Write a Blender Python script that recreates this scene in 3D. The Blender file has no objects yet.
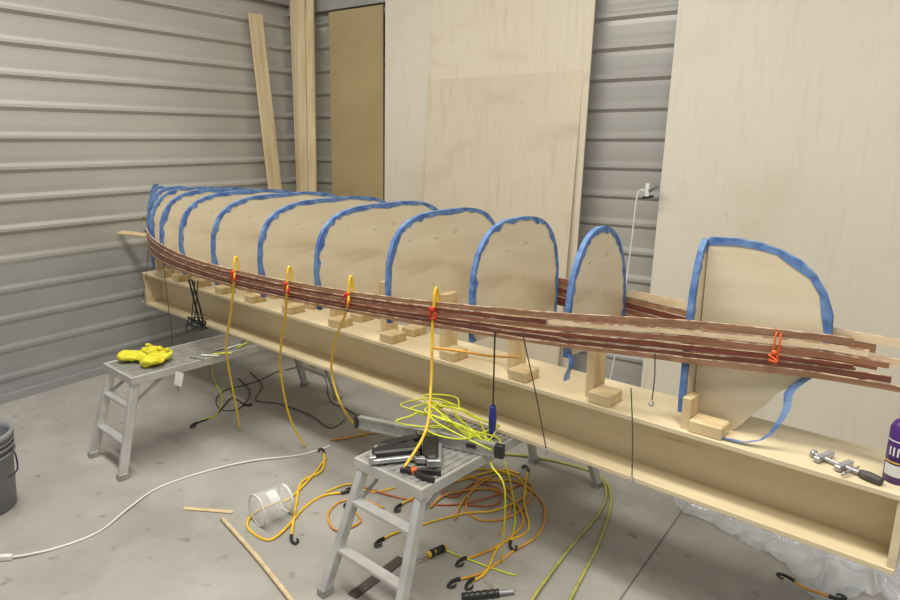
import bpy, bmesh, math, random
from mathutils import Vector, Matrix, noise
random.seed(7)
S=bpy.context.scene
COL=S.collection
S.view_settings.view_transform='Standard'

# ------------------------------------------------------------ camera
CAM=Vector((0.143,-1.935,1.65)); F=650.0; PITCH=math.radians(13.83)
FH=Vector((-.662,.749,0)).normalized(); RH=Vector((FH.y,-FH.x,0)); UP=Vector((0,0,1))
cd=bpy.data.cameras.new('camera'); cam=bpy.data.objects.new('camera',cd); COL.objects.link(cam)
cd.sensor_width=36; cd.lens=F/900*36; cd.clip_start=.05
fw=FH*math.cos(PITCH)-UP*math.sin(PITCH); up=FH*math.sin(PITCH)+UP*math.cos(PITCH)
cam.matrix_world=Matrix.Translation(CAM)@Matrix((RH,up,-fw)).transposed().to_4x4()
S.camera=cam
def ray(px,py): return fw+RH*((px-450)/F)+up*((300-py)/F)
def G(px,py,z=0.0):          # site survey: point on horizontal surface of height z
    d=ray(px,py); return CAM+d*((z-CAM.z)/d.z)
def PY(px,py,y):
    d=ray(px,py); return CAM+d*((y-CAM.y)/d.y)

# ------------------------------------------------------------ materials
def L(c): return tuple(((v/255)/12.92 if v/255<=.04045 else ((v/255+.055)/1.055)**2.4) for v in c)+(1,)
def mat(name,c1,c2=None,scale=(5,5,5),rough=.6,metal=0,bump=0,lo=.35,hi=.65,detail=4,knots=None,alpha=1,coord='Object',kw=.12):
    m=bpy.data.materials.new(name); m.use_nodes=True; nt=m.node_tree; N=nt.nodes; K=nt.links
    b=N['Principled BSDF']; b.inputs['Roughness'].default_value=rough; b.inputs['Metallic'].default_value=metal
    b.inputs['Base Color'].default_value=L(c1)
    if alpha<1: b.inputs['Alpha'].default_value=alpha
    if c2 is None: c2=tuple(v*.9 for v in c1)
    tc=N.new('ShaderNodeTexCoord'); mp=N.new('ShaderNodeMapping'); mp.inputs['Scale'].default_value=scale
    K.new(tc.outputs[coord],mp.inputs['Vector'])
    n=N.new('ShaderNodeTexNoise'); n.inputs['Scale'].default_value=1; n.inputs['Detail'].default_value=detail
    K.new(mp.outputs[0],n.inputs['Vector'])
    r=N.new('ShaderNodeValToRGB'); r.color_ramp.elements[0].position=lo; r.color_ramp.elements[1].position=hi
    r.color_ramp.elements[0].color=L(c1); r.color_ramp.elements[1].color=L(c2)
    K.new(n.outputs['Fac'],r.inputs['Fac']); out=r.outputs['Color']
    if knots:
        kl=knots if isinstance(knots,list) else [knots]
        for ki,kk in enumerate(kl):
            col,sc,th=kk[:3]; w_=kk[3] if len(kk)>3 else kw
            n2=N.new('ShaderNodeTexNoise'); n2.inputs['Scale'].default_value=1; n2.inputs['Detail'].default_value=4
            mp2=N.new('ShaderNodeMapping'); mp2.inputs['Scale'].default_value=sc; mp2.inputs['Location'].default_value=(ki*3.7,ki*1.3,0)
            K.new(tc.outputs[coord],mp2.inputs['Vector']); K.new(mp2.outputs[0],n2.inputs['Vector'])
            r2=N.new('ShaderNodeValToRGB'); r2.color_ramp.elements[0].position=th; r2.color_ramp.elements[1].position=min(1,th+w_)
            K.new(n2.outputs['Fac'],r2.inputs['Fac'])
            mx=N.new('ShaderNodeMix'); mx.data_type='RGBA'; K.new(r2.outputs['Color'],mx.inputs[0]); K.new(out,mx.inputs[6]); mx.inputs[7].default_value=L(col); out=mx.outputs[2]
    K.new(out,b.inputs['Base Color'])
    if bump:
        bp=N.new('ShaderNodeBump'); bp.inputs['Strength'].default_value=bump; bp.inputs['Distance'].default_value=.01
        K.new(n.outputs['Fac'],bp.inputs['Height']); K.new(bp.outputs[0],b.inputs['Normal'])
    return m
M={}
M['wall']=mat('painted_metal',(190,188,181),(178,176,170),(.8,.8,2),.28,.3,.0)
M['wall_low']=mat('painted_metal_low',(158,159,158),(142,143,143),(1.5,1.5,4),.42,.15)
M['trim']=mat('trim_metal',(150,150,146),None,(2,2,2),.5)
M['floor']=mat('concrete',(164,161,154),(144,141,134),(1.6,1.6,1.6),.7,0,.05,.35,.68,8,knots=[((176,173,166),(2.6,2.6,2.6),.52,.3),((128,125,118),(3.4,3.4,3.4),.58,.3),((112,108,101),(12,12,12),.66,.12),((190,187,179),(20,20,20),.71,.08),((126,118,104),(7,7,7),.66,.1)])
M['joint']=mat('joint',(108,106,102),None,(9,9,9),.8)
M['plyw']=mat('birch_sheet',(211,201,180),(202,190,167),(1.2,1.2,.5),.6,0,0,.3,.7,6,knots=[((192,175,152),(2,2,5),.54,.25),((172,148,124),(9,9,4),.69,.12),((198,186,165),(30,30,1.5),.54,.2)])
M['plyw2']=mat('birch_sheet_b',(206,194,171),(195,181,156),(1.2,1.2,.5),.6,0,0,.3,.7,6,knots=[((184,166,142),(2,2,4),.54,.25),((150,124,102),(10,10,5),.705,.08),((190,176,152),(30,30,1.5),.54,.2)])
M['plyw3']=mat('birch_sheet_pale',(211,204,187),(201,193,174),(1.2,1.2,.5),.6,0,0,.3,.7,6,knots=[((192,180,158),(1.5,1.5,2),.56,.25),((176,158,136),(12,12,5),.72,.08),((200,190,171),(30,30,1.5),.55,.2)])
M['brown']=mat('hardboard',(166,148,108),(155,137,98),(2,2,2),.6)
M['mold']=mat('mold_ply',(216,204,176),(203,188,158),(3,3,14),.55,0,0,.3,.7,5,knots=[((190,170,138),(2,2,9),.56,.18),((112,88,66),(5,8,34),.695,.07)])
M['beam']=mat('beam_ply',(221,206,171),(208,191,154),(2,14,14),.5,0,0,.3,.7,5,knots=((174,146,106),(2,22,22),.67,.1))
M['block']=mat('pine_block',(214,193,150),(198,173,128),(6,30,6),.6)
M['plank']=mat('pine_plank',(214,197,160),(194,172,134),(20,20,1.2),.6)
M['tape']=mat('blue_tape',(62,98,158),(108,142,188),(22,22,22),.65,0,.6,alpha=.9)
M['s_tan']=mat('strip_tan',(156,118,88),(130,94,70),(3,60,60),.5,knots=((186,158,128),(9,40,40),.64))
M['s_mid']=mat('strip_brown',(132,86,62),(146,102,76),(3,60,60),.5,knots=((112,68,48),(2,30,30),.6))
M['s_red']=mat('strip_mahogany',(118,62,44),(98,48,36),(3,60,60),.45,knots=((164,128,104),(12,50,50),.68))
M['s_dark']=mat('strip_dark',(90,48,36),(110,62,46),(3,60,60),.45,knots=((160,124,100),(12,50,50),.70))
M['s_pale']=mat('strip_cedar',(222,202,168),(204,180,144),(3,50,50),.55)
M['s_edge']=mat('strip_edge',(214,190,160),(160,120,94),(30,60,60),.6,0,0,.44,.56)
M['alu']=mat('aluminium',(206,206,202),(186,186,182),(8,8,8),.34,.45,.05)
M['alu_d']=mat('aluminium_tread',(168,168,162),(146,146,140),(30,30,30),.45,.4)
M['yellow']=mat('yellow_cord',(238,198,50),(224,178,36),(20,20,20),.5)
M['orange']=mat('orange_cord',(218,164,60),(200,136,46),(20,20,20),.5)
M['dorange']=mat('rust_cord',(196,110,60),(176,90,48),(20,20,20),.5)
M['lime']=mat('lime_cord',(222,228,60),(200,206,50),(20,20,20),.5)
M['hose']=mat('hose',(176,172,92),(150,150,84),(20,20,20),.5)
M['red']=mat('red_plastic',(206,48,30),None,(20,20,20),.4)
M['redor']=mat('orange_plastic',(236,100,34),None,(20,20,20),.4)
M['black']=mat('black_plastic',(28,28,30),(40,40,42),(20,20,20),.4)
M['dcord']=mat('dark_cord',(84,78,72),(66,62,58),(40,40,40),.6)
M['white']=mat('white_plastic',(226,226,220),(214,214,208),(10,10,10),.45)
M['glove']=mat('yellow_rubber',(220,212,52),(196,188,36),(26,26,26),.7,0,.3)
M['steel']=mat('steel',(186,188,190),(166,166,168),(12,12,12),.35,.6)
M['blue']=mat('blue_plastic',(36,56,160),None,(20,20,20),.35)
M['purple']=mat('purple_plastic',(78,40,120),(66,32,104),(12,12,12),.35)
M['green']=mat('vial_green',(190,220,60),None,(20,20,20),.2)
M['bucket']=mat('grey_plastic',(138,140,142),(122,124,126),(6,6,6),.5)
M['clear']=mat('clear_plastic',(236,238,236),(222,224,222),(10,10,10),.06,0,0,alpha=.30)
M['film']=mat('plastic_film',(226,230,234),(190,196,200),(9,9,9),.08,0,0,alpha=.36)

# ------------------------------------------------------------ object helpers
def link(name,me,m=None,parent=None,smooth=False):
    ms=m if isinstance(m,(list,tuple)) else ([m] if m else [])
    vs=[v.co for v in me.vertices]
    lo=Vector([min(v[i] for v in vs) for i in range(3)]); hi=Vector([max(v[i] for v in vs) for i in range(3)])
    c=(lo+hi)/2; me.transform(Matrix.Translation(-c))
    o=bpy.data.objects.new(name,me); COL.objects.link(o); o.location=c
    for k in ms: me.materials.append(M[k] if isinstance(k,str) else k)
    if smooth:
        for p in me.polygons: p.use_smooth=True
    if parent:
        o.parent=parent; o.location=c-parent.location
    return o
def tag(o,label,cat,group=None):
    o['label']=label; o['category']=cat
    if group: o['group']=group
    return o
def thing(name,loc,label,cat,group=None):
    e=bpy.data.objects.new(name,None); e.empty_display_size=.05; e.location=loc; COL.objects.link(e)
    return tag(e,label,cat,group)
def struct(o): o['kind']='structure'; return o
def mk(bm,name='m'):
    bmesh.ops.recalc_face_normals(bm,faces=bm.faces)
    me=bpy.data.meshes.new(name); bm.to_mesh(me); bm.free(); return me
def bev(bm,r,seg=2):
    if r: bmesh.ops.bevel(bm,geom=list(bm.edges),offset=r,segments=seg,affect='EDGES',profile=.5,clamp_overlap=True)
def add_box(bm,lo,hi,mtx=None):
    r=bmesh.ops.create_cube(bm,size=1)['verts']
    lo=Vector(lo);hi=Vector(hi)
    for v in r:
        v.co=Vector([lo[i]+(v.co[i]+.5)*(hi[i]-lo[i]) for i in range(3)])
        if mtx: v.co=mtx@v.co
    return r
def box(name,lo,hi,m,parent=None,r=.002,mtx=None):
    bm=bmesh.new(); add_box(bm,lo,hi); bev(bm,r,1)
    if mtx: bm.transform(mtx)
    return link(name,mk(bm),m,parent)
def bar(name,p0,p1,w,t,side,m,parent=None,r=.002):
    p0=Vector(p0);p1=Vector(p1);d=(p1-p0);l=d.length;d.normalize()
    s=Vector(side); s=(s-d*s.dot(d)).normalized(); n=d.cross(s)
    mt=Matrix.Translation(p0)@Matrix((s,n,d)).transposed().to_4x4()
    bm=bmesh.new(); add_box(bm,(-w/2,-t/2,0),(w/2,t/2,l)); bev(bm,r,1); bm.transform(mt)
    return link(name,mk(bm),m,parent)
def cat(pts,n=8,closed=False):
    pts=[Vector(p) for p in pts]
    if len(pts)<3: 
        return [pts[0].lerp(pts[-1],i/n) for i in range(n+1)]
    out=[];N=len(pts)
    rng=range(N if closed else N-1)
    for i in rng:
        g=(lambda k:pts[k%N]) if closed else (lambda k:pts[max(0,min(N-1,k))])
        p0,p1,p2,p3=g(i-1),g(i),g(i+1),g(i+2)
        for j in range(n):
            t=j/n
            out.append(.5*((2*p1)+(p2-p0)*t+(2*p0-5*p1+4*p2-p3)*t*t+(3*p1-p0-3*p2+p3)*t**3))
    if not closed: out.append(pts[-1])
    return out
def tube_bm(bm,path,r,seg=8,closed=False,rf=None):
    rings=[];N=len(path);prev=None
    for i,p in enumerate(path):
        a=path[(i-1)%N] if (closed or i>0) else p; b=path[(i+1)%N] if (closed or i<N-1) else p
        d=(b-a)
        d=d.normalized() if d.length>1e-9 else Vector((0,0,1))
        if prev is None:
            prev=d.orthogonal().normalized()
        s=(prev-d*prev.dot(d))
        s=s.normalized() if s.length>1e-6 else d.orthogonal().normalized()
        prev=s;n=d.cross(s)
        rr=rf(i/(N-1)) *r if rf else r
        rings.append([bm.verts.new(p+(s*math.cos(2*math.pi*k/seg)+n*math.sin(2*math.pi*k/seg))*rr) for k in range(seg)])
    for i in range(N if closed else N-1):
        A=rings[i];B=rings[(i+1)%N]
        for k in range(seg): bm.faces.new((A[k],A[(k+1)%seg],B[(k+1)%seg],B[k]))
    if not closed:
        bm.faces.new(rings[0]); bm.faces.new(rings[-1][::-1])
def tube(name,pts,r,m,parent=None,seg=8,n=8,closed=False,rf=None):
    bm=bmesh.new(); tube_bm(bm,cat(pts,n,closed),r,seg,closed,rf)
    return link(name,mk(bm),m,parent,True)
def lathe(name,prof,loc,m,parent=None,seg=32,mtx=None):
    bm=bmesh.new();rings=[]
    for r,z in prof:
        rings.append([bm.verts.new((r*math.cos(2*math.pi*k/seg),r*math.sin(2*math.pi*k/seg),z)) for k in range(seg)])
    for A,B in zip(rings,rings[1:]):
        for k in range(seg): bm.faces.new((A[k],A[(k+1)%seg],B[(k+1)%seg],B[k]))
    bm.faces.new(rings[0]);bm.faces.new(rings[-1])
    if mtx: bm.transform(mtx)
    bm.transform(Matrix.Translation(Vector(loc)))
    o=link(name,mk(bm),m,parent)
    for p in o.data.polygons: p.use_smooth=len(p.vertices)==4
    return o
def outline(name,pts,th,mtx,m,parent=None,r=.003):
    bm=bmesh.new()
    f=bm.faces.new([bm.verts.new((x,y,0)) for x,y in pts])
    e=bmesh.ops.extrude_face_region(bm,geom=[f])
    bmesh.ops.translate(bm,vec=(0,0,th),verts=[v for v in e['geom'] if isinstance(v,bmesh.types.BMVert)])
    bev(bm,r,1); bm.transform(mtx)
    return link(name,mk(bm),m,parent)

# ------------------------------------------------------------ room
WL0=Vector((-4.632,-.925,0)); dL=Vector((-.131,.991,0)).normalized()
CO=WL0+dL*2.71; dB=Vector((dL.y,-dL.x,0)); nL=dB.copy(); nB=-dL
def LW(s,off,z): return WL0+dL*s+nL*off+Vector((0,0,z))
def BW(s,off,z): return CO+dB*s+nB*off+Vector((0,0,z))
def ribbed(name,p0,d,n,length,H,split):
    bm=bmesh.new(); per=.19; z=0; prof=[]
    while z<H:
        for dz,o in ((0,.0),(.030,.002),(.088,.002),(.118,0),(.140,.022),(.158,.022),(.180,0)):
            prof.append((z+dz,o*(.35 if z<split-.1 else 1)))
        z+=per
    A=[bm.verts.new(p0+n*o+Vector((0,0,zz))) for zz,o in prof]
    B=[bm.verts.new(p0+d*length+n*o+Vector((0,0,zz))) for zz,o in prof]
    for i in range(len(prof)-1):
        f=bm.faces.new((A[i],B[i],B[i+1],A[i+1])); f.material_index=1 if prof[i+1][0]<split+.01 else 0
    me=bpy.data.meshes.new(name); bm.to_mesh(me); bm.free()
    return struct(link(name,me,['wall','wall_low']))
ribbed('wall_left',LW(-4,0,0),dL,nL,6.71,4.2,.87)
ribbed('wall_back',CO,dB,nB,7.5,4.2,-1)
def frame_box(name,P,s0,s1,o0,o1,z0,z1,m):
    bm=bmesh.new(); v=[]
    for s in (s0,s1):
        for o in (o0,o1):
            for z in (z0,z1): v.append(bm.verts.new(P(s,o,z)))
    for q in ((0,1,3,2),(4,6,7,5),(0,4,5,1),(2,3,7,6),(0,2,6,4),(1,5,7,3)): bm.faces.new([v[k] for k in q])
    return link(name,mk(bm),m)
struct(frame_box('trim_1',LW,-4,2.7,.0,.06,2.78,2.86,'trim'))
struct(frame_box('trim_2',BW,.0,7.4,.0,.06,2.70,2.80,'trim'))
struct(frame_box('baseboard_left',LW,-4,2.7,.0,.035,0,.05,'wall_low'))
bm=bmesh.new()
bmesh.ops.create_grid(bm,x_segments=4,y_segments=4,size=6)
bm.transform(Matrix.Translation((-1,-1,0)))
struct(link('floor',mk(bm),'floor'))
a=G(620,600);b=G(690,500); d=(b-a).normalized(); sd=Vector((-d.y,d.x,0))
bm=bmesh.new(); A=a-d*1;B=b+d*1.2
bm.faces.new([bm.verts.new(p+Vector((0,0,.0015))) for p in (A-sd*.003,A+sd*.003,B+sd*.003,B-sd*.003)])
struct(link('trim_3',mk(bm),'joint'))

# sheets against the back wall
def sheet(s0,s1,h,o0,o1,m,label,th=.012,skew=0):
    bm=bmesh.new(); v=[]
    for s in (s0,s1):
        for t in (0,th):
            for k,z in ((0,0),(1,h)):
                v.append(bm.verts.new(BW(s+skew*k,(o1 if k else o0)+t,z)))
    for q in ((0,1,3,2),(4,6,7,5),(0,4,5,1),(2,3,7,6),(0,2,6,4),(1,5,7,3)): bm.faces.new([v[k] for k in q])
    return tag(link('plywood_sheet',mk(bm),m),label,'plywood sheet')
sheet(.52,1.10,2.68,.16,.065,'brown','brown hardboard panel leaning upright on the ribbed metal wall')
sheet(1.14,2.3,3.05,.20,.065,'plyw3','pale birch plywood sheet standing behind a larger sheet')
sheet(1.59,2.86,3.05,.24,.085,'plyw','tall birch plywood sheet leaning against the metal wall',skew=.02)
sheet(1.57,2.81,2.135,.31,.13,'plyw2','shorter warm birch plywood sheet at the front of the stack',skew=.02)
sheet(3.40,4.95,3.05,.30,.065,'plyw3','large clean birch plywood sheet leaning against the metal wall')
def plank(b,t,w,th,side,label):
    o=bar('wood_plank',b,t,w,th,side,'plank',None,.002); return tag(o,label,'wood plank')
plank(LW(2.30,.20,0),LW(2.26,.05,2.66),.14,.02,dL,'single pale pine board leaning on the ribbed wall')
plank(BW(.10,.14,0),BW(.085,.05,3.1),.07,.02,dB,'long narrow pine board standing in the wall corner')
plank(BW(.21,.22,0),BW(.175,.09,3.1),.08,.02,dB,'long narrow pine board standing in the wall corner')
plank(BW(.335,.32,0),BW(.275,.14,3.1),.09,.02,dB,'wide pale pine board leaning in the corner')
plank(BW(.50,.40,0),BW(.345,.10,3.1),.085,.02,dB,'pale pine board tilted beside the hardboard panel')

# ------------------------------------------------------------ strongback
ZB=.506;ZT=.743;YW=.27;YC=.118;XL=-4.47;XR=.03
sb=thing('strongback_beam',((XL+XR)/2,YW/2,ZB),'long pale plywood box-girder strongback carrying the boat molds','workbench beam')
box('top_flange',(XL,0,ZT-.018),(XR,YW,ZT),'beam',sb)
box('bottom_flange',(XL,0,ZB),(XR,YW,ZB+.018),'beam',sb)
box('web',(XL+.02,.120,ZB+.018),(XR-.02,.138,ZT-.018),'beam',sb,0)
box('end_plate',(XL,.004,ZB+.018),(XL+.02,YW-.004,ZT-.018),'beam',sb,0)
box('end_plate',(XR-.02,.004,ZB+.018),(XR,YW-.004,ZT-.018),'beam',sb,0)

# ------------------------------------------------------------ molds
MX=[-.59,-.957,-1.31,-1.675,-2.05,-2.43,-2.83,-3.20,-3.53,-3.82,-4.08,-4.30]
HW=[.085,.205,.287,.36,.418,.447,.455,.435,.385,.31,.215,.11]
ZTOP=[1.347,1.355,1.360,1.366,1.370,1.372,1.374,1.370,1.366,1.360,1.352,1.344]
PW=[2.0,2.15,2.8,3.3,3.5,3.5,3.5,3.4,3.2,2.9,2.5,2.2]
NM=len(MX)
ZS=1.03
def mold_pts(hw,zt,zb,p):
    pts=[(-hw*.985,zb)]+[(-hw*(.985+.015*k/4),zb+(ZS-zb)*k/4) for k in range(1,4)]
    n=40
    for i in range(n+1):
        a=math.pi*(1-i/n); c=math.cos(a);s=math.sin(a)
        pts.append((hw*math.copysign(abs(c)**(2/p),c),ZS+(zt-ZS)*abs(s)**(2/p)))
    pts+=[(hw*(.985+.015*k/4),zb+(ZS-zb)*k/4) for k in (3,2,1)]+[(hw*.985,zb)]
    return pts
def inset(pts,d):
    out=[];N=len(pts)
    for i in range(N):
        a=Vector(pts[max(0,i-1)]);b=Vector(pts[min(N-1,i+1)]);t=(b-a).normalized()
        n=Vector((t.y,-t.x)); out.append(Vector(pts[i])+n*d)
    return out
def panel_mesh(pts,fmap,th):
    bm=bmesh.new(); A=[bm.verts.new(fmap(p,0)) for p in pts];B=[bm.verts.new(fmap(p,th)) for p in pts]
    bm.faces.new(A);bm.faces.new(B[::-1]);N=len(pts)
    for i in range(N): bm.faces.new((A[i],A[(i+1)%N],B[(i+1)%N],B[i]))
    return mk(bm)
def tape_mesh(pts,fmap,th,w):
    ins=inset(pts,w); out=inset(pts,-.0015); bm=bmesh.new(); rows=[]
    for i in range(len(pts)):
        j=.86+.9*noise.noise(Vector((i*.83,pts[0][0]*9,3)))
        j2=.9+.9*noise.noise(Vector((i*.83,pts[0][0]*9,13)))
        e=.0014+.002*abs(noise.noise(Vector((i*1.7,1,pts[0][0]*5))))
        q=Vector(pts[i]).lerp(ins[i],j); q2=Vector(pts[i]).lerp(ins[i],j2)
        o=Vector(out[i])-(ins[i]-Vector(pts[i])).normalized()*.0025*abs(noise.noise(Vector((i*1.3,7,2))))
        rows.append([bm.verts.new(fmap(q,-e)),bm.verts.new(fmap(o,-e)),bm.verts.new(fmap(o,th+e)),bm.verts.new(fmap(q2,th+e))])
    for a,b in zip(rows,rows[1:]):
        for k in range(3): bm.faces.new((a[k],a[k+1],b[k+1],b[k]))
    return mk(bm)
for i,(x,hw,zt) in enumerate(zip(MX,HW,ZTOP)):
    mid=i not in (0,NM-1)
    zb=(.945 if i>2 else .925) if mid else .79
    e=thing('boat_mold',(x,YC,ZT),('narrow end' if not mid else 'arched birch plywood')+' boat mold edged in blue tape on the strongback','boat mold','station molds on the strongback')
    pts=mold_pts(hw,zt,zb,PW[i]); th=.015
    fm=lambda q,t,x=x: Vector((x-t,YC+q[0],q[1]))
    link('plywood_panel',panel_mesh(pts,fm,th),'mold',e)
    link('edge_tape',tape_mesh(pts,fm,th,.020),'tape',e)
    if i==1:
        y=YC-hw; bm=bmesh.new(); rw=[]
        for k in range(9):
            t=k/8; z=.94-.10*t; dx=.010*math.sin(t*5)
            rw.append((bm.verts.new((x+.004+dx,y-.004-.006*math.sin(t*3),z)),bm.verts.new((x+.004+dx+.010*t,y+.020,z+.004))))
        for a_,b_ in zip(rw,rw[1:]): bm.faces.new((a_[0],a_[1],b_[1],b_[0]))
        link('tape_tail',mk(bm),'tape',e)
    if mid:
        box('post',(x+.001,.050,ZT),(x+.034,.135,zb+.07),'block',e,.002)
        box('cleat_block',(x+.035,.010,ZT),(x+.120,.105,ZT+.042),'block',e,.004)
        if i in (4,5,6,7,8): box('cleat_block',(x+.035,.155,ZT),(x+.115,.250,ZT+.038),'block',e,.004)
    else:
        box('post',(x+.001,.02,ZT),(x+.030,.085,zb+.06),'block',e,.002)
        box('cleat_block',(x+.031,.008,ZT),(x+.135,.085,ZT+.042),'block',e,.004)
prof=[PY(px,py,YC) for px,py in ((716,238),(740,239.5),(760,243),(780,250),(800,261),(815,275),(826,293),(832,315),(831,336),(824,356),(812,376))]
prof=[(q.x,q.z) for q in prof]
def stem(mirror):
    f=(lambda x:-4.90-x) if mirror else (lambda x:x)
    e=thing('stem_mold',(f(-.42),YC,ZT),'curved birch plywood stem profile mold edged in blue tape','boat mold')
    P=[(-.585,prof[0][1])]+prof
    full=P+[(-.340,.90),(-.370,.85),(-.41,.80),(-.45,ZT+.002),(-.585,ZT+.002)]
    if mirror:
        full=[((-.585 + (x+.585)*.45),z) for x,z in full]; P=[((-.585 + (x+.585)*.45),z) for x,z in P]
    fm=lambda q,t: Vector((f(q[0]),YC-.0075+t,q[1]))
    link('plywood_panel',panel_mesh(full,fm,.015),'mold',e)
    link('edge_tape',tape_mesh(P,fm,.015,.024),'tape',e)
    if not mirror:
        pl=cat([(P[-1][0]+.006,YC-.012,P[-1][1]),(-.285,YC-.035,.93),(-.286,YC-.055,.88),(-.308,YC-.07,.82),(-.335,YC-.08,.780),(-.38,YC-.095,.757),(-.44,YC-.10,.749),(-.48,YC-.095,.752),(-.505,YC-.085,.766)],6)
        bm=bmesh.new();rw=[]
        for k,q in enumerate(pl):
            t=k/(len(pl)-1); a=min(1.45,t*2.3)
            w=Vector((.028*math.cos(a),.026*math.sin(a)*-.9,.010*math.cos(a)+.008*math.sin(a)))
            rw.append((bm.verts.new(q),bm.verts.new(q-w+Vector((0,0,.003+.004*abs(math.sin(k*.6)))))))
        for a,b in zip(rw,rw[1:]): bm.faces.new((a[0],a[1],b[1],b[0]))
        link('tape_tail',mk(bm),'tape',e)
stem(False);stem(True)
o=bar('wood_offcut',(-4.44,.06,1.000),(-4.72,-.02,1.006),.05,.012,(0,1,.2),'block',None,.002); tag(o,'small pale wood offcut clamped at the bow strips','wood offcut')

# ------------------------------------------------------------ hull strips
XS=[.03,-.22]+MX+[-4.49,-4.70]; HS=[.006,.018]+HW+[.018,.006]
def hwf(x):
    for i in range(len(XS)-1):
        if XS[i]>=x>=XS[i+1]:
            def m(k):
                if k==0 or k==len(XS)-1: return 0
                return (HS[k+1]-HS[k-1])/(XS[k+1]-XS[k-1])
            h=XS[i+1]-XS[i];t=(x-XS[i])/h
            return ((2*t**3-3*t*t+1)*HS[i]+(t**3-2*t*t+t)*h*m(i)+(-2*t**3+3*t*t)*HS[i+1]+(t**3-t*t)*h*m(i+1))
    return .006
def ztop(x):
    t=min(1.2,abs(x+2.34)/1.75); return 1.052+.052*t*t-(.05*(t-1) if t>1 else 0)
def tot(x):
    t=min(1,abs(x+2.34)/1.75); v=.086+.056*t*t
    u=max(0,abs(x+2.34)-1.8)/.5
    return v-(.014 if x>-2 else .035)*min(1,u)
FR=[0,.18,.35,.53,.69,.845,1.0]
TB='tan-brown hull strip bent around the molds';RM='reddish mahogany hull strip';PC='pale cedar hull strip with raw end';DM='dark mahogany hull strip'
NEAR=[('s_tan',0,-.16,-4.60,TB),('s_red',1,-1.02,-4.50,TB),('s_pale',1,-.12,-1.025,PC),('s_mid',2,-.07,-4.54,RM),('s_red',3,-.15,-4.52,DM),('s_dark',4,-.06,-4.56,TB),('s_tan',5,-.035,-4.60,TB)]
FAR=[('s_pale',0,-.01,-1.25,PC),('s_mid',0,-1.255,-4.5,TB),('s_tan',1,-.11,-4.60,TB),('s_pale',2,-.04,-.45,PC),('s_red',2,-.455,-4.5,RM),('s_mid',3,-.10,-4.52,TB),('s_red',4,-.15,-4.46,RM),('s_dark',5,-.12,-4.56,DM)]
for side,LS in ((-1,NEAR),(1,FAR)):
    for (mt,k,x0,x1,lab) in LS:
        bm=bmesh.new();rows=[];n=max(10,int(240*abs(x1-x0)/4.5))
        lift=.010 if side>0 else 0; wm=1.12 if side>0 else 1
        for i in range(n+1):
            x=x0+(x1-x0)*i/n; T=tot(x)*wm; ZZ=ztop(x)+lift*max(0,min(1,(x+2.3)/1.2))
            wob=lambda kk: .0014*math.sin(x*5+kk*2)
            opn=1+1.0*max(0,min(1,(x+1.6)/1.0))
            gap=(.0018+.0022*noise.noise(Vector((x*1.5,k*3.3,side))))*opn
            za=ZZ-FR[k]*T+wob(k)-(max(.0006,gap) if k else 0); zb=ZZ-FR[k+1]*T+wob(k+1)
            base_e=.0036 if k in(1,2) else .0018
            e=max(.0005,base_e+.0034*noise.noise(Vector((x*9,k*7.7,side*3))))
            off=hwf(x)+.0035+(.0016 if k%2 else 0)
            yi=YC+side*off; yo=YC+side*(off+.006)
            rows.append([bm.verts.new(c) for c in ((x,yi,za),(x,yo,za),(x,yo,za-e),(x,yo,zb),(x,yi,zb))])
        for a,b in zip(rows,rows[1:]):
            for j in range(5):
                f=bm.faces.new((a[j],a[(j+1)%5],b[(j+1)%5],b[j])); f.material_index=1 if j in(0,1,3) else 0
        for f in (bm.faces.new(rows[0]),bm.faces.new(rows[-1][::-1])): f.material_index=1
        tag(link('hull_strip',mk(bm),[mt,'s_edge']),lab,'wood strip','thin wood strips bent around the molds')

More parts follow.
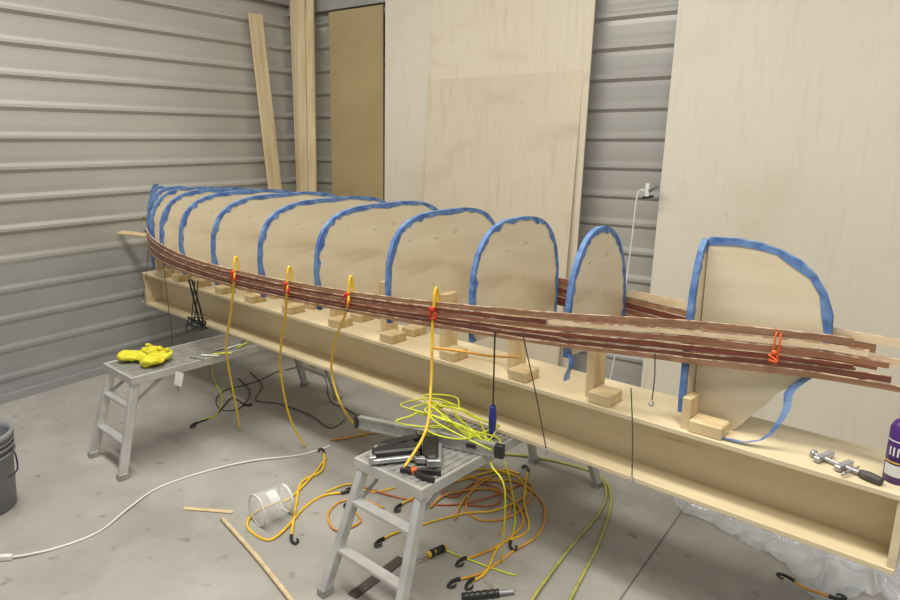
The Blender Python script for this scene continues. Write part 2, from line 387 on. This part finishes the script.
# ------------------------------------------------------------ work platforms
def platform(x0,x1,y0,y1,sp,label):
    z=ZB-.001; cx=(x0+x1)/2;cy=(y0+y1)/2
    e=thing('work_platform',(cx,cy,0),label,'step platform','aluminium work platforms under the beam')
    bm=bmesh.new(); add_box(bm,(x0+.012,y0+.012,z-.03),(x1-.012,y1-.012,z-.003))
    n=11
    for k in range(n):
        xx=x0+.025+(x1-x0-.05)*k/(n-1); add_box(bm,(xx-.006,y0+.03,z-.004),(xx+.006,y1-.03,z))
    link('tread',mk(bm),'alu_d',e)
    bm=bmesh.new()
    for lo,hi in (((x0,y0,z-.042),(x0+.012,y1,z)),((x1-.012,y0,z-.042),(x1,y1,z)),((x0+.012,y0,z-.042),(x1-.012,y0+.012,z)),((x0+.012,y1-.012,z-.042),(x1-.012,y1,z))): add_box(bm,lo,hi)
    bev(bm,.002,1); link('side_rail',mk(bm),'alu',e)
    for sx in (-1,1):
        for sy in (-1,1):
            xt=(x0+.028 if sx<0 else x1-.028); xb=(x0-.012 if sx<0 else x1+.012)
            yt=(y0+.030 if sy<0 else y1-.030); yb=(y0-sp if sy<0 else y1+sp)
            bar('leg',(xb,yb,.02),(xt,yt,z-.03),.030,.042,(1,0,0),'alu',e,.004)
            bar('foot',(xb,yb,.0),(xb,yb,.032),.038,.052,(1,0,0),'alu_d',e,.003)
    for sy in (-1,1):
        for zz,w in ((.17,.042),(.345,.042)):
            t=zz/(z-.03); yb=(y0-sp if sy<0 else y1+sp); yt=(y0+.030 if sy<0 else y1-.030); y=yb+(yt-yb)*t
            xa=(x0-.012)+.040*t; xb2=(x1+.012)-.040*t
            bar('rung',(xa+.01,y,zz),(xb2-.01,y,zz),w,.018,(0,1,0),'alu',e,.003)
        yb=(y0+.030 if sy<0 else y1-.030)
        for xx in (x0+.040,x1-.040):
            ya=(y0-sp if sy<0 else y1+sp); t=.72
            bar('brace',(xx,ya+(yb-ya)*t,(z-.03)*t),(xx,yb-sy*.16,z-.040),.004,.018,(1,0,0),'steel',e,0)
    return e
platform(-3.39,-3.05,-.71,.46,.10,'silver aluminium work platform holding yellow gloves under the beam')
platform(-1.585,-1.235,-.52,.55,.15,'silver aluminium work platform cluttered with tools and cord')

# ------------------------------------------------------------ cords with clamps on the strips
ZP=ZB
def hookparts(e,p,s=1,m='redor'):
    r=.013*s
    ring=[p+Vector((r*math.cos(a),-.012,r*math.sin(a))) for a in [2*math.pi*k/10 for k in range(10)]]
    tube('hook',ring,.0045*s,m,e,6,3,True)
    bm=bmesh.new(); add_box(bm,(-.010*s,-.012*s,-.008*s),(.010*s,.004,.010*s)); bev(bm,.004,2); bm.transform(Matrix.Translation(p+Vector((0,-.012,.02*s)))); link('clip',mk(bm),m,e,True)
    tube('lashing',[p+Vector((-.020*s,-.014,.007)),p+Vector((.018*s,-.02,-.008)),p+Vector((-.016*s,-.014,-.014*s)),p+Vector((.014*s,-.01,-.024*s))],.003,m,e,6,4)
def stripy(x): return YC-hwf(x)-.014
def px_of(P):
    v=P-CAM; dpt=v.dot(fw); return 450+F*v.dot(RH)/dpt
def x_for(px):                # beam station whose near strip lines up with the surveyed cord
    lo,hi=-4,-.5
    for _ in range(40):
        m=(lo+hi)/2
        if px_of(Vector((m,stripy(m),1.02)))<px: lo=m
        else: hi=m
    return m
def looppts(xx,y):
    return [Vector((xx-.004,y+.020,1.045)),Vector((xx-.004,y+.019,1.095)),Vector((xx,y+.008,1.117)),Vector((xx+.003,y-.004,1.095)),Vector((xx+.002,y-.008,1.055)),Vector((xx,y-.012,1.0))]
for px0,path in (
    (236,[(230,318),(226,345),(230,375),(236,405),(240,430)]),
    (289,[(285,318),(281,345),(281,375),(290,418),(305,446)]),
    (350,[(344,318),(334,345),(332,375),(344,410),(366,437)])):
    xx=x_for(px0)
    y=stripy(xx)
    p=Vector((xx,y,1.02))
    e=thing('bungee_cord',(p.x,p.y,0.0),'yellow elastic cord clipped with red hooks over the hull strips','bungee cord','yellow cords lashing the strips')
    pts=looppts(xx,y)
    n=len(path); g=G(*path[-1])
    for k,(a,b) in enumerate(path):
        t=(k+1)/n
        q=G(a,b,.007) if k==n-1 else PY(a,b,min((y-.02)*(1-t)+g.y*t,-.02))
        pts.append(q)
    tube('cord',pts,.0055,'yellow',e)
    hookparts(e,p,1.1,'red')
xx=x_for(435);y=stripy(xx);p=Vector((xx,y,1.015))
e=thing('bungee_cord',(p.x,p.y,0),'yellow elastic cord hanging from strips down to the tool platform','bungee cord','yellow cords lashing the strips')
pts=looppts(xx,y)+[PY(432,350,y-.02),PY(431,385,y-.04),PY(426,430,-.34),G(404,468,ZP+.012)]
tube('cord',pts,.0055,'yellow',e); hookparts(e,p,1.1,'red')
tube('side_cord',[PY(434,348,y-.02),PY(460,351,y+.0),PY(490,356,-.12),PY(521,357,-.06)],.005,'orange',e)
xx=-.345;p=Vector((xx,stripy(xx)-.004,1.03))
e=thing('bungee_cord',(p.x,p.y,1.0),'bright orange cord lashed around the strip ends at the stem','bungee cord')
hookparts(e,p,.75,'redor')
tube('cord',[p+Vector((-.004,.02,.07)),p+Vector((-.004,-.004,.066)),p+Vector((-.004,-.006,.0)),p+Vector((.004,-.008,-.02)),p+Vector((.010,-.006,.03)),p+Vector((.008,-.002,.066)),p+Vector((.008,.022,.07))],.0025,'redor',e,6,6)

def hang(a,b,ya,yb,m='dcord',r=.0022,label='thin dark cord pulling the strips down to the beam'):
    P0=PY(*a,ya);P1=PY(*b,yb)
    e=thing('hanging_cord',(P0.x,P0.y,P1.z),label,'cord')
    tube('cord',[P0,P0.lerp(P1,.5)+Vector((.004,0,0)),P1],r,m,e,6)
    tube('hook',[P1,P1+Vector((.006,0,-.012)),P1+Vector((-.002,0,-.022)),P1+Vector((-.012,0,-.012))],.003,'steel',e,6,4)
    return e,P1
hang((522,331),(546,448),-.19,-.03); hang((631,388),(632,476),-.02,-.02); hang((655,352),(652,400),-.01,-.01)
hang((150,236),(143,300),.0,-.02); hang((163,262),(182,424),-.12,-.04)
P0=PY(495,331,-.2);P1=PY(493,406,-.06);P2=PY(492,438,-.05)
e=thing('hanging_cord',(P0.x,P0.y,P2.z),'black cord with blue handle hanging in front of the beam','cord')
tube('cord',[P0,P0.lerp(P1,.5),P1],.0032,'black',e)
tube('handle',[P1,P1.lerp(P2,.3),P1.lerp(P2,.6),P2],.015,'blue',e,10,6,False,lambda t:.6+.45*math.sin(t*2.6+.3))
e=thing('bungee_cord',PY(200,325,-.08),'bunched black elastic cords with hooks hanging at the beam','bungee cord')
for k in range(4):
    pts=[PY(192+random.uniform(-6,20),316+random.uniform(0,18),-.04-random.uniform(0,.06)) for _ in range(5)]
    tube('cord',[PY(198-k*3,280,-.22)]+pts,.0035 if k<2 else .006,'black',e)

# ------------------------------------------------------------ things on platforms
def glove(c,rot,sc,seed,label):
    # flat limp work glove: palm, cuff and five folded fingers merged into one skin
    bm=bmesh.new()
    def ell(cx,cy,cz,a,b,h,ang=0,tilt=0):
        r=bmesh.ops.create_icosphere(bm,subdivisions=3,radius=1)['verts']
        mt=Matrix.Translation((cx,cy,cz))@Matrix.Rotation(ang,4,'Z')@Matrix.Rotation(tilt,4,'Y')@Matrix.Diagonal((a,b,h,1))
        for v in r: v.co=mt@v.co
    ell(0,0,.020,.060,.056,.020); ell(-.050,.004,.022,.048,.056,.022,.1,.15)
    for k,(a,l,cz) in enumerate(((-.34,.036,.018),(-.10,.042,.026),(.12,.042,.020),(.36,.034,.028))):
        y0=(k-1.5)*.024
        ell(.040+l*.5*math.cos(a),y0+l*.5*math.sin(a),cz,l,.015,.013,a,-.25)
        ell(.035+l*1.0*math.cos(a)-.02,y0+l*1.0*math.sin(a)+.006,cz+.020,l*.6,.014,.011,a+.5,.3)
    ell(.005,-.052,.026,.038,.016,.014,-.6,-.3)
    for v in bm.verts:
        q=v.co*26+Vector((seed,seed,0))
        v.co.z+=.014*(1-abs(noise.noise(q*.8))*3)*.6+.004*noise.noise(q*2); v.co.z=max(v.co.z,.001)
        v.co.x+=.006*noise.noise(q+Vector((5,0,0)));v.co.y+=.006*noise.noise(q+Vector((0,5,0)))
    bm.transform(Matrix.Translation(c)@Matrix.Rotation(rot,4,'Z')@Matrix.Scale(sc,4))
    o=link('rubber_glove',mk(bm),'glove',None,True); md=o.modifiers.new('r','REMESH'); md.mode='VOXEL'; md.voxel_size=.0042; md.use_smooth_shade=True
    return tag(o,label,'gloves')
glove(Vector((-3.29,-.560,ZP)),1.15,1.12,1.3,'crumpled yellow rubber glove lying on the aluminium platform')
glove(Vector((-3.185,-.52,ZP)),2.5,1.12,5.1,'yellow rubber glove folded beside its pair on the platform')
o=box('paper_tag',(-.022,-.001,-.038),(.022,.001,.038),'white',None,0,Matrix.Translation(Vector((-3.030,-.48,.44)))@Matrix.Rotation(.6,4,'Z')@Matrix.Rotation(.25,4,'Y'))
tag(o,'small white paper tag hanging off the platform edge','tag')
for k in range(7):
    c=Vector((-3.13+.03*(k%3),-.36+.05*k,ZP+.006)); a=.3+.35*k
    tag(tube('marker_pen',[c,c+Vector((.06*math.cos(a),.06*math.sin(a),0)),c+Vector((.10*math.cos(a),.10*math.sin(a),0))],.005,('steel','white','lime')[k%3],None,6),'slim marker lying on the platform','pen')
# spirit level
A=G(354,428,ZP);B=G(503,460,ZP)
d=(B-A).normalized(); n=Vector((-d.y,d.x,0)); ln=(B-A).length
mt=Matrix.Translation(A)@Matrix((d,n,UP)).transposed().to_4x4()
e=thing('spirit_level',A.lerp(B,.5),'silver aluminium spirit level with black end caps on the platform','spirit level')
bm=bmesh.new()
for lo,hi in (((.02,0,0),(ln-.035,.022,.008)),((.02,0,.044),(ln-.035,.022,.052)),((.02,.004,.008),(ln*.44,.018,.044)),((ln*.56,.004,.008),(ln-.035,.018,.044))): add_box(bm,lo,hi)
bm.transform(mt); link('body',mk(bm),'alu_d',e)
box('end_cap',(0,-.001,0),(.022,.023,.053),'black',e,.003,mt); box('end_cap',(ln-.037,-.001,0),(ln,.023,.053),'black',e,.003,mt)
q=mt@Vector((ln*.5,.012,.033)); tube('vial',[q-d*.025,q,q+d*.025],.008,'green',e,10)
box('vial_frame',(ln*.44,.004,.008),(ln*.56,.018,.024),'black',e,0,mt)
box('grip_slot',(ln*.77,.001,.020),(ln*.83,.004,.034),'black',e,0,mt)
def staple(c,rot,label,mk2='black',s=1.0):
    mt=Matrix.Translation(c)@Matrix.Rotation(rot,4,'Z')@Matrix.Scale(s,4)
    e=thing('staple_gun',c,label,'staple gun')
    outline('body',[(0,0),(.15,.0),(.165,.02),(.16,.045),(.12,.055),(.03,.05),(0,.035)],.040,mt,mk2,e,.006)
    outline('handle',[(.02,.064),(.05,.058),(.12,.080),(.17,.095),(.165,.118),(.11,.110),(.04,.090)],.030,mt@Matrix.Translation((0,0,.005)),mk2,e,.005)
    outline('lever',[(.008,.04),(.03,.045),(.035,.085),(.012,.075)],.02,mt@Matrix.Translation((0,0,.007)),'steel',e,.002)
    outline('nose',[(-.012,-.012),(.01,-.012),(.01,.04),(-.012,.035)],.026,mt@Matrix.Translation((0,0,.004)),'steel',e,.002)
    box('magazine',(.0,-.014,.004),(.145,.0,.020),'steel',e,.002,mt)
staple(Vector((-1.49,-.51,ZP+.001)),.95,'black and silver staple gun on the platform','black',1.15)
staple(Vector((-1.30,-.37,ZP+.001)),2.3,'black staple gun lying beside another tool','black',1.05)
def clampobj(c,rot,label,s=1.0):
    mt=Matrix.Translation(c)@Matrix.Rotation(rot,4,'Z')@Matrix.Scale(s,4)
    e=thing('spring_clamp',c,label,'spring clamp')
    for sg in (1,-1):
        outline('jaw',[(0,.008*sg),(.04,.03*sg),(.10,.038*sg),(.105,.026*sg),(.05,.014*sg),(.0,-.004*sg),(-.05,.006*sg),(-.055,.018*sg)][::sg],.02,mt,'black',e,.002)
    lathe('pivot',[(.001,0),(.012,0),(.012,.024),(.001,.024)],(0,0,0),'redor',e,16,mt)
clampobj(Vector((-1.33,-.46,ZP+.001)),.3,'small black spring clamp with orange pivot',.9)
# lime rope coil
e=thing('rope_coil',G(455,440,ZP),'tangled fluorescent yellow-green cord piled on the platform','rope')
cc=Vector((-1.42,-.150,ZP))
pts=[];n=56
for k in range(n):
    a=k*.66+.9*math.sin(k*.7); r=.105+.09*math.sin(k*1.3)*math.cos(k*.37)
    y=r*.62*math.sin(a)+.015*math.cos(k*.9)
    pts.append(cc+Vector((1.5*r*math.cos(a)+.05*math.sin(k*.4),y,.065+.075*abs(math.sin(k*.33))*max(0,1-abs(r*math.cos(a))/.2)-.055*max(0,math.sin(a+1)))))
pts+=[G(500,440,ZP+.02),Vector((-1.205,-.18,.48)),PY(505,490,-.22),G(503,560,.01),G(515,575,.006),G(470,560,.006),G(440,548,.006)]
tube('cord',pts,.0033,'lime',e,6,5)
e=thing('rope_coil',G(440,450,ZP),'loose loops of thin yellow cord draped over the level','rope')
pts=[cc+Vector((-.20+.36*t+.04*math.sin(t*17),-.10+.07*math.cos(t*13),.072+.02*math.sin(t*11))) for t in [k/16 for k in range(17)]]
tube('cord',pts,.0033,'lime',e,6,6)

# ------------------------------------------------------------ floor cords
def fcord(name,px,r,m,label,cato,closed=False,hooks=2,group=None,z0=None):
    r=r*.86
    pts=[G(a,b,(r if z0 is None else z0)+(.004 if k%3==1 else 0)) for k,(a,b) in enumerate(px)]
    e=thing(name,pts[0]*1.0,label,cato,group)
    tube('cord',pts,r,m,e,7,7,closed)
    s_=.7
    for i,j in ((-1,-2),(0,1))[:int(hooks)]:
        p=pts[i]; d=(p-pts[j]).normalized()*s_; s=Vector((-d.y,d.x,0)); p=Vector((p.x,p.y,.009 if z0 is None else z0))
        tube('hook',[p-d*.03,p,p+d*.03+s*.008,p+d*.055+s*.03,p+d*.03+s*.045,p+d*.01+s*.035],.006,'black',e,8,4,False,lambda t:1.35-.75*t)
    return e
gb='elastic cords scattered on the floor'
by='yellow elastic bungee cord with black hooks on concrete floor'
fcord('bungee_cord',[(324,452),(322,470),(302,482),(296,505),(291,538)],.007,'yellow',by,'bungee cord',group=gb)
fcord('bungee_cord',[(326,458),(312,476),(290,498),(270,505),(252,515),(248,528),(268,540),(286,528),(304,508),(322,496),(345,492)],.0065,'yellow',by,'bungee cord',hooks=1,group=gb)
fcord('bungee_cord',[(330,440),(345,438),(385,432),(408,440)],.0065,'orange',by,'bungee cord',hooks=1,group=gb)
fcord('bungee_cord',[(384,508),(362,500),(340,502),(328,515),(336,530),(360,522),(352,508)],.006,'orange',by,'bungee cord',hooks=1,group=gb)
fcord('bungee_cord',[(448,470),(482,480),(517,482),(543,503),(540,532),(512,552),(484,572),(455,580)],.0065,'orange',by,'bungee cord',hooks=1,group=gb)
fcord('bungee_cord',[(528,470),(524,500),(528,530),(500,545),(486,572),(470,582)],.006,'yellow',by,'bungee cord',group=gb)
fcord('bungee_cord',[(430,508),(448,494),(492,489),(516,504),(522,525),(494,548),(462,560)],.0065,'orange','orange elastic cord looped on the concrete floor','bungee cord',hooks=1,group=gb)
fcord('bungee_cord',[(520,474),(500,470),(460,480),(430,489),(398,506)],.006,'yellow',by,'bungee cord',hooks=1,group=gb)
fcord('bungee_cord',[(425,470),(440,490),(455,497),(475,483),(500,490),(495,505),(465,505)],.005,'dorange','thin rust-orange cord looped on the floor','bungee cord',hooks=0,group=gb)
fcord('bungee_cord',[(360,486),(372,490),(400,498),(440,505),(480,500),(520,485)],.005,'dorange','thin rust-orange cord looped on the floor','bungee cord',hooks=0,group=gb)
fcord('bungee_cord',[(455,520),(466,497),(498,474),(532,486),(516,514),(480,520),(466,504),(484,478),(512,494),(500,534)],.0055,'orange','orange elastic cord looped on the concrete floor','bungee cord',hooks=0,group=gb)
fcord('bungee_cord',[(442,486),(470,470),(512,474),(526,494),(496,510),(462,514),(404,530),(380,540)],.0055,'yellow',by,'bungee cord',hooks=1,group=gb)
fcord('bungee_cord',[(326,492),(350,484),(375,492),(420,480),(446,476)],.0055,'yellow',by,'bungee cord',hooks=0,group=gb)
fcord('bungee_cord',[(505,462),(512,490),(515,520),(510,545)],.0055,'lime','yellow-green elastic cord trailing over the floor','bungee cord',hooks=1,group=gb)
fcord('bungee_cord',[(835,598),(822,594),(805,588),(790,578)],.006,'orange','orange elastic cord with black hook near plastic film','bungee cord',group=gb,z0=.03)
fcord('bungee_cord',[(245,405),(232,398),(222,408),(214,416),(194,424)],.005,'black','black elastic cord on the floor by the platform','bungee cord',group=gb)
fcord('air_hose',[(440,452),(520,455),(575,466),(602,478),(611,500),(600,540),(570,600),(560,625)],.0085,'hose','yellow-green air hose curving across the concrete floor','hose',hooks=0)
fcord('air_hose',[(596,470),(606,490),(600,512),(570,548),(540,588),(525,612)],.0085,'hose','yellow-green air hose curving across the concrete floor','hose',hooks=0)
dg='dark grey extension cord curled under the beam'
fcord('extension_cord',[(0,557),(20,556),(60,547),(100,531),(130,507),(158,488),(200,473),(250,461),(300,455),(330,446)],.0055,'white','long white extension cord snaking over the floor','extension cord',hooks=0)
fcord('extension_cord',[(250,372),(262,385),(256,400),(280,404),(310,415),(330,428),(345,420)],.004,'dcord',dg,'extension cord',hooks=0)
fcord('extension_cord',[(238,378),(250,392),(240,408),(222,410),(216,400),(226,390),(255,382),(280,370)],.004,'dcord',dg,'extension cord',hooks=0)
fcord('extension_cord',[(218,346),(212,372),(222,398),(216,415),(200,420)],.005,'lime','thin yellow-green cord beside the platform leg','extension cord',hooks=0)
fcord('extension_cord',[(285,370),(310,366),(325,378),(330,400),(345,408),(365,420)],.004,'dcord',dg,'extension cord',hooks=0)
o=bar('outlet_plug',G(-6,558,.012),G(12,557,.012),.024,.020,UP,'white',None,.004); tag(o,'white moulded plug at the end of a cord','plug')
o=tube('wood_dowel',[G(222,518,.010),G(256,556,.010),G(296,606,.010)],.010,'plank'); tag(o,'pale thin wooden dowel lying on the floor','wood stick')
o=bar('stir_stick',G(184,508,.004),G(233,512,.004),.022,.004,(0,1,0),'block',None,.001); tag(o,'short wooden stir stick on the floor','wood stick')
o=bar('steel_ruler',G(352,596,.004),G(402,558,.004),.045,.005,(1,1,0),'dcord',None,.001); tag(o,'dark metal straightedge lying beneath the platform','straightedge')
def screwdriver(a,b,label):
    A=G(*a,.015);B=G(*b,.015);d=(B-A).normalized()
    e=thing('screwdriver',A.lerp(B,.5),label,'screwdriver')
    tube('handle',[B,B-d*.05,B-d*.09],.015,'yellow',e,10,5,False,lambda t:.75+.25*math.sin(t*9))
    tube('grip',[B-d*.012,B-d*.03,B-d*.05],.0165,'black',e,10,4)
    tube('grip',[B-d*.062,B-d*.07,B-d*.08],.0165,'black',e,10,4)
    tube('shaft',[B-d*.09,B-d*.13,B-d*.17],.0035,'steel',e,8,3)
screwdriver((410,563),(446,547),'yellow and black handled screwdriver on the floor')
A=G(462,597,.015);B=G(514,591,.015);d=(B-A).normalized()
e=thing('hose_fitting',A.lerp(B,.5),'black hose fitting with metal tip on the floor','hose fitting')
tube('sleeve',[A,A.lerp(B,.3),A.lerp(B,.7)],.015,'black',e,12,10,False,lambda t:1+.12*math.sin(t*40))
tube('nipple',[A.lerp(B,.7),A.lerp(B,.85),B],.010,'steel',e,12,6,False,lambda t:1-.25*t)
# clear jar lying on side
A=G(255,511,.072);B=G(290,496,.072);d=(B-A).normalized()
mt=Matrix.Translation(A)@Matrix((UP,d.cross(UP)*-1,d)).transposed().to_4x4()
e=thing('plastic_jar',A.lerp(B,.5),'clear plastic jar lying on its side on the floor','jar')
def tubewall(name,prof,m,parent,loop=False,seg=40,a0=0,a1=2*math.pi):
    bm=bmesh.new();full=abs(a1-a0-2*math.pi)<1e-6; ns=seg if full else seg+1
    rg=[[bm.verts.new((r_*math.cos(a0+(a1-a0)*k/seg),r_*math.sin(a0+(a1-a0)*k/seg),z_)) for k in range(ns)] for r_,z_ in prof]
    for q in range(len(rg) if loop else len(rg)-1):
        for k in range(seg):
            k2=(k+1)%ns
            bm.faces.new((rg[q][k],rg[q][k2],rg[(q+1)%len(rg)][k2],rg[(q+1)%len(rg)][k]))
    bm.transform(mt); return link(name,mk(bm),m,parent,True)
tubewall('jar_body',[(.002,.002),(.050,.002),(.066,.008),(.070,.02),(.070,.13),(.062,.146),(.060,.155)],'clear',e)
tubewall('jar_label',[(.0706,.050),(.0706,.095)],'white',e,False,20,-1.0,-.1)
tubewall('rim_band',[(.061,.146),(.066,.146),(.066,.158),(.061,.158)],'white',e,True)
tubewall('rim_band',[(.067,.006),(.0725,.006),(.0725,.012),(.067,.012)],'white',e,True)
# bucket at the edge
bc=G(0,515); bc=Vector((bc.x,bc.y,0))-RH*.120+FH*.05
e=thing('bucket',bc,'grey plastic bucket with wire handle on concrete floor','bucket')
lathe('pail',[(.13,0),(.14,.004),(.165,.34),(.172,.34),(.174,.37),(.162,.37),(.158,.34),(.132,.012),(.01,.010)],bc,'bucket',e,40)
for z in (.27,.30,.325):
    bm=bmesh.new()
    ring=[bc+Vector((.166*math.cos(2*math.pi*k/40),.166*math.sin(2*math.pi*k/40),z)) for k in range(40)]
    tube_bm(bm,ring,.005,6,True); link('rim_band',mk(bm),'bucket',e,True)
pp=bc+RH*.172+Vector((0,0,.3))
tube('handle',[pp+FH*.02,pp+RH*.03+Vector((0,0,-.03)),pp+RH*.04-FH*.02+Vector((0,0,-.09)),pp+RH*.015-FH*.05+Vector((0,0,-.11))],.004,'black',e,6)
# plastic film under the beam end
a=G(672,496);b=G(930,548); c0=G(682,516);c1=G(925,625)
pk=G(848,578)
bm=bmesh.new(); nx,ny=200,80; gv=[]
for i in range(nx+1):
    row=[]
    for j in range(ny+1):
        u=i/nx;v=j/ny
        lowv=c0.lerp(c1,u); ex=1+.35*noise.noise(Vector((u*4,0,7)))+.25*math.exp(-((u-.6)/.16)**2)
        base=a.lerp(b,u).lerp(lowv,v*ex)
        q=Vector((base.x*5,base.y*5,0)); q=q+Vector((noise.noise(q*.7),noise.noise(q*.7+Vector((3,3,3))),0))*.8
        rd=1-abs(noise.noise(q*1.0+Vector((4,0,0))))*7; rd2=1-abs(noise.noise(q*1.9))*6
        pd=math.exp(-((base-pk).length/.13)**2)
        z=.004+.018*max(0,rd)+.011*max(0,rd2)+pd*(.006+.040*max(0,rd2)+.015*max(0,rd))
        row.append(bm.verts.new((base.x,base.y,z)))
    gv.append(row)
for i in range(nx):
    for j in range(ny): bm.faces.new((gv[i][j],gv[i+1][j],gv[i+1][j+1],gv[i][j+1]))
tag(link('plastic_sheeting',mk(bm),'film',None,True),'crumpled clear plastic sheeting on the floor under the beam','plastic sheet')
# ------------------------------------------------------------ on the beam end
bl=Vector((-.008,.086,ZT))
e=thing('glue_bottle',bl,'slim purple plastic bottle with dark cap and printed label','bottle')
lathe('bottle_body',[(.028,0),(.034,.004),(.034,.155),(.026,.172),(.015,.18),(.015,.186)],bl,'purple',e)
def patch(name,z0,z1,a0,a1,m,r=.0346):
    bm=bmesh.new(); n=14; V=[]
    for k in range(n+1):
        a=a0+(a1-a0)*k/n; V.append([bm.verts.new(bl+Vector((r*math.cos(a),r*math.sin(a),z))) for z in (z0,z1)])
    for p,q in zip(V,V[1:]): bm.faces.new((p[0],q[0],q[1],p[1]))
    link(name,mk(bm),m,e,True)
patch('bottle_label',.022,.055,-2.6,.4,'white'); patch('bottle_label',.060,.064,-2.8,.6,'yellow')
patch('bottle_label',.120,.124,-2.8,.6,'white')
for k in range(5): patch('bottle_label',.080,.105,-2.35+.30*k,-2.22+.30*k,'white')
lathe('cap',[(.016,.184),(.018,.186),(.017,.212),(.012,.218)],bl,'black',e)
A=G(812,453,ZT+.012);B=G(882,482,ZT+.012);d=(B-A).normalized()
e=thing('bar_clamp',A.lerp(B,.5),'small silver screw clamp with dark handle on the beam','clamp')
tube('screw',[A,A.lerp(B,.4),A.lerp(B,.8)],.006,'steel',e,10,14,False,lambda t:1+.12*math.sin(t*120))
n=Vector((-d.y,d.x,0))
bar('frame',A+d*.03-n*.03,A+d*.03+n*.05,.016,.018,UP,'steel',e)
bar('frame',A+d*.09-n*.03,A+d*.09+n*.04,.016,.018,UP,'steel',e)
lathe('pad',[(.001,0),(.012,0),(.012,.01),(.001,.01)],(0,0,0),'steel',e,16,Matrix.Translation(A)@Matrix((UP,n,d)).transposed().to_4x4())
tube('handle',[A.lerp(B,.70),A.lerp(B,.85),B],.013,'dcord',e,10,4,False,lambda t:.8+.3*math.sin(t*3))
tube('tee_bar',[A.lerp(B,.6)-n*.05,A.lerp(B,.6),A.lerp(B,.6)+n*.03],.004,'steel',e,8,4)

# ------------------------------------------------------------ clip lamp with white cord by the sheet edge
c=BW(3.35,.30,1.34)
e=thing('clip_lamp',c,'small white and grey clip-on lamp at the plywood edge','clip lamp')
lathe('lamp_head',[(.010,0),(.016,.01),(.018,.035),(.026,.065),(.024,.065),(.015,.035)],(0,0,0),'bucket',e,24,Matrix.Translation(c)@Matrix.Rotation(.7,4,'Y')@Matrix.Rotation(-.5,4,'X'))
bar('clip',c-Vector((0,0,.03)),c+Vector((0,0,.05)),.025,.02,dB,'white',e,.004)
bar('clip_jaw',c+dB*-.03+Vector((0,0,-.04)),c+dB*.04+Vector((0,0,-.025)),.016,.015,UP,'black',e,.003)
tube('cord',[c,c+dB*-.06+Vector((0,0,-.02)),c+dB*-.08+Vector((0,0,-.35)),c+dB*-.11+Vector((0,0,-.8)),c+dB*-.14+Vector((0,0,-1.1)),c+dB*-.17+Vector((0,0,-1.32))],.0045,'white',e)

# ------------------------------------------------------------ light
w=bpy.data.worlds.new('world'); S.world=w; w.use_nodes=True
bg=w.node_tree.nodes['Background']; bg.inputs[0].default_value=(1,.985,.95,1); bg.inputs[1].default_value=.42
def area(loc,rot,sx,sy,e,c=(1,.96,.89)):
    l=bpy.data.lights.new('ceiling_light','AREA'); l.shape='RECTANGLE'; l.size=sx;l.size_y=sy;l.energy=e;l.color=c
    o=bpy.data.objects.new('ceiling_light',l); o.location=loc; o.rotation_euler=rot; COL.objects.link(o)
area((-1.2,-.9,4.1),(0,0,0),2.6,.5,118)
area((-3.2,-1.0,4.1),(0,0,0),1.6,.5,66)
area((1.2,-1.6,4.0),(.35,0,0),2.2,.6,64)
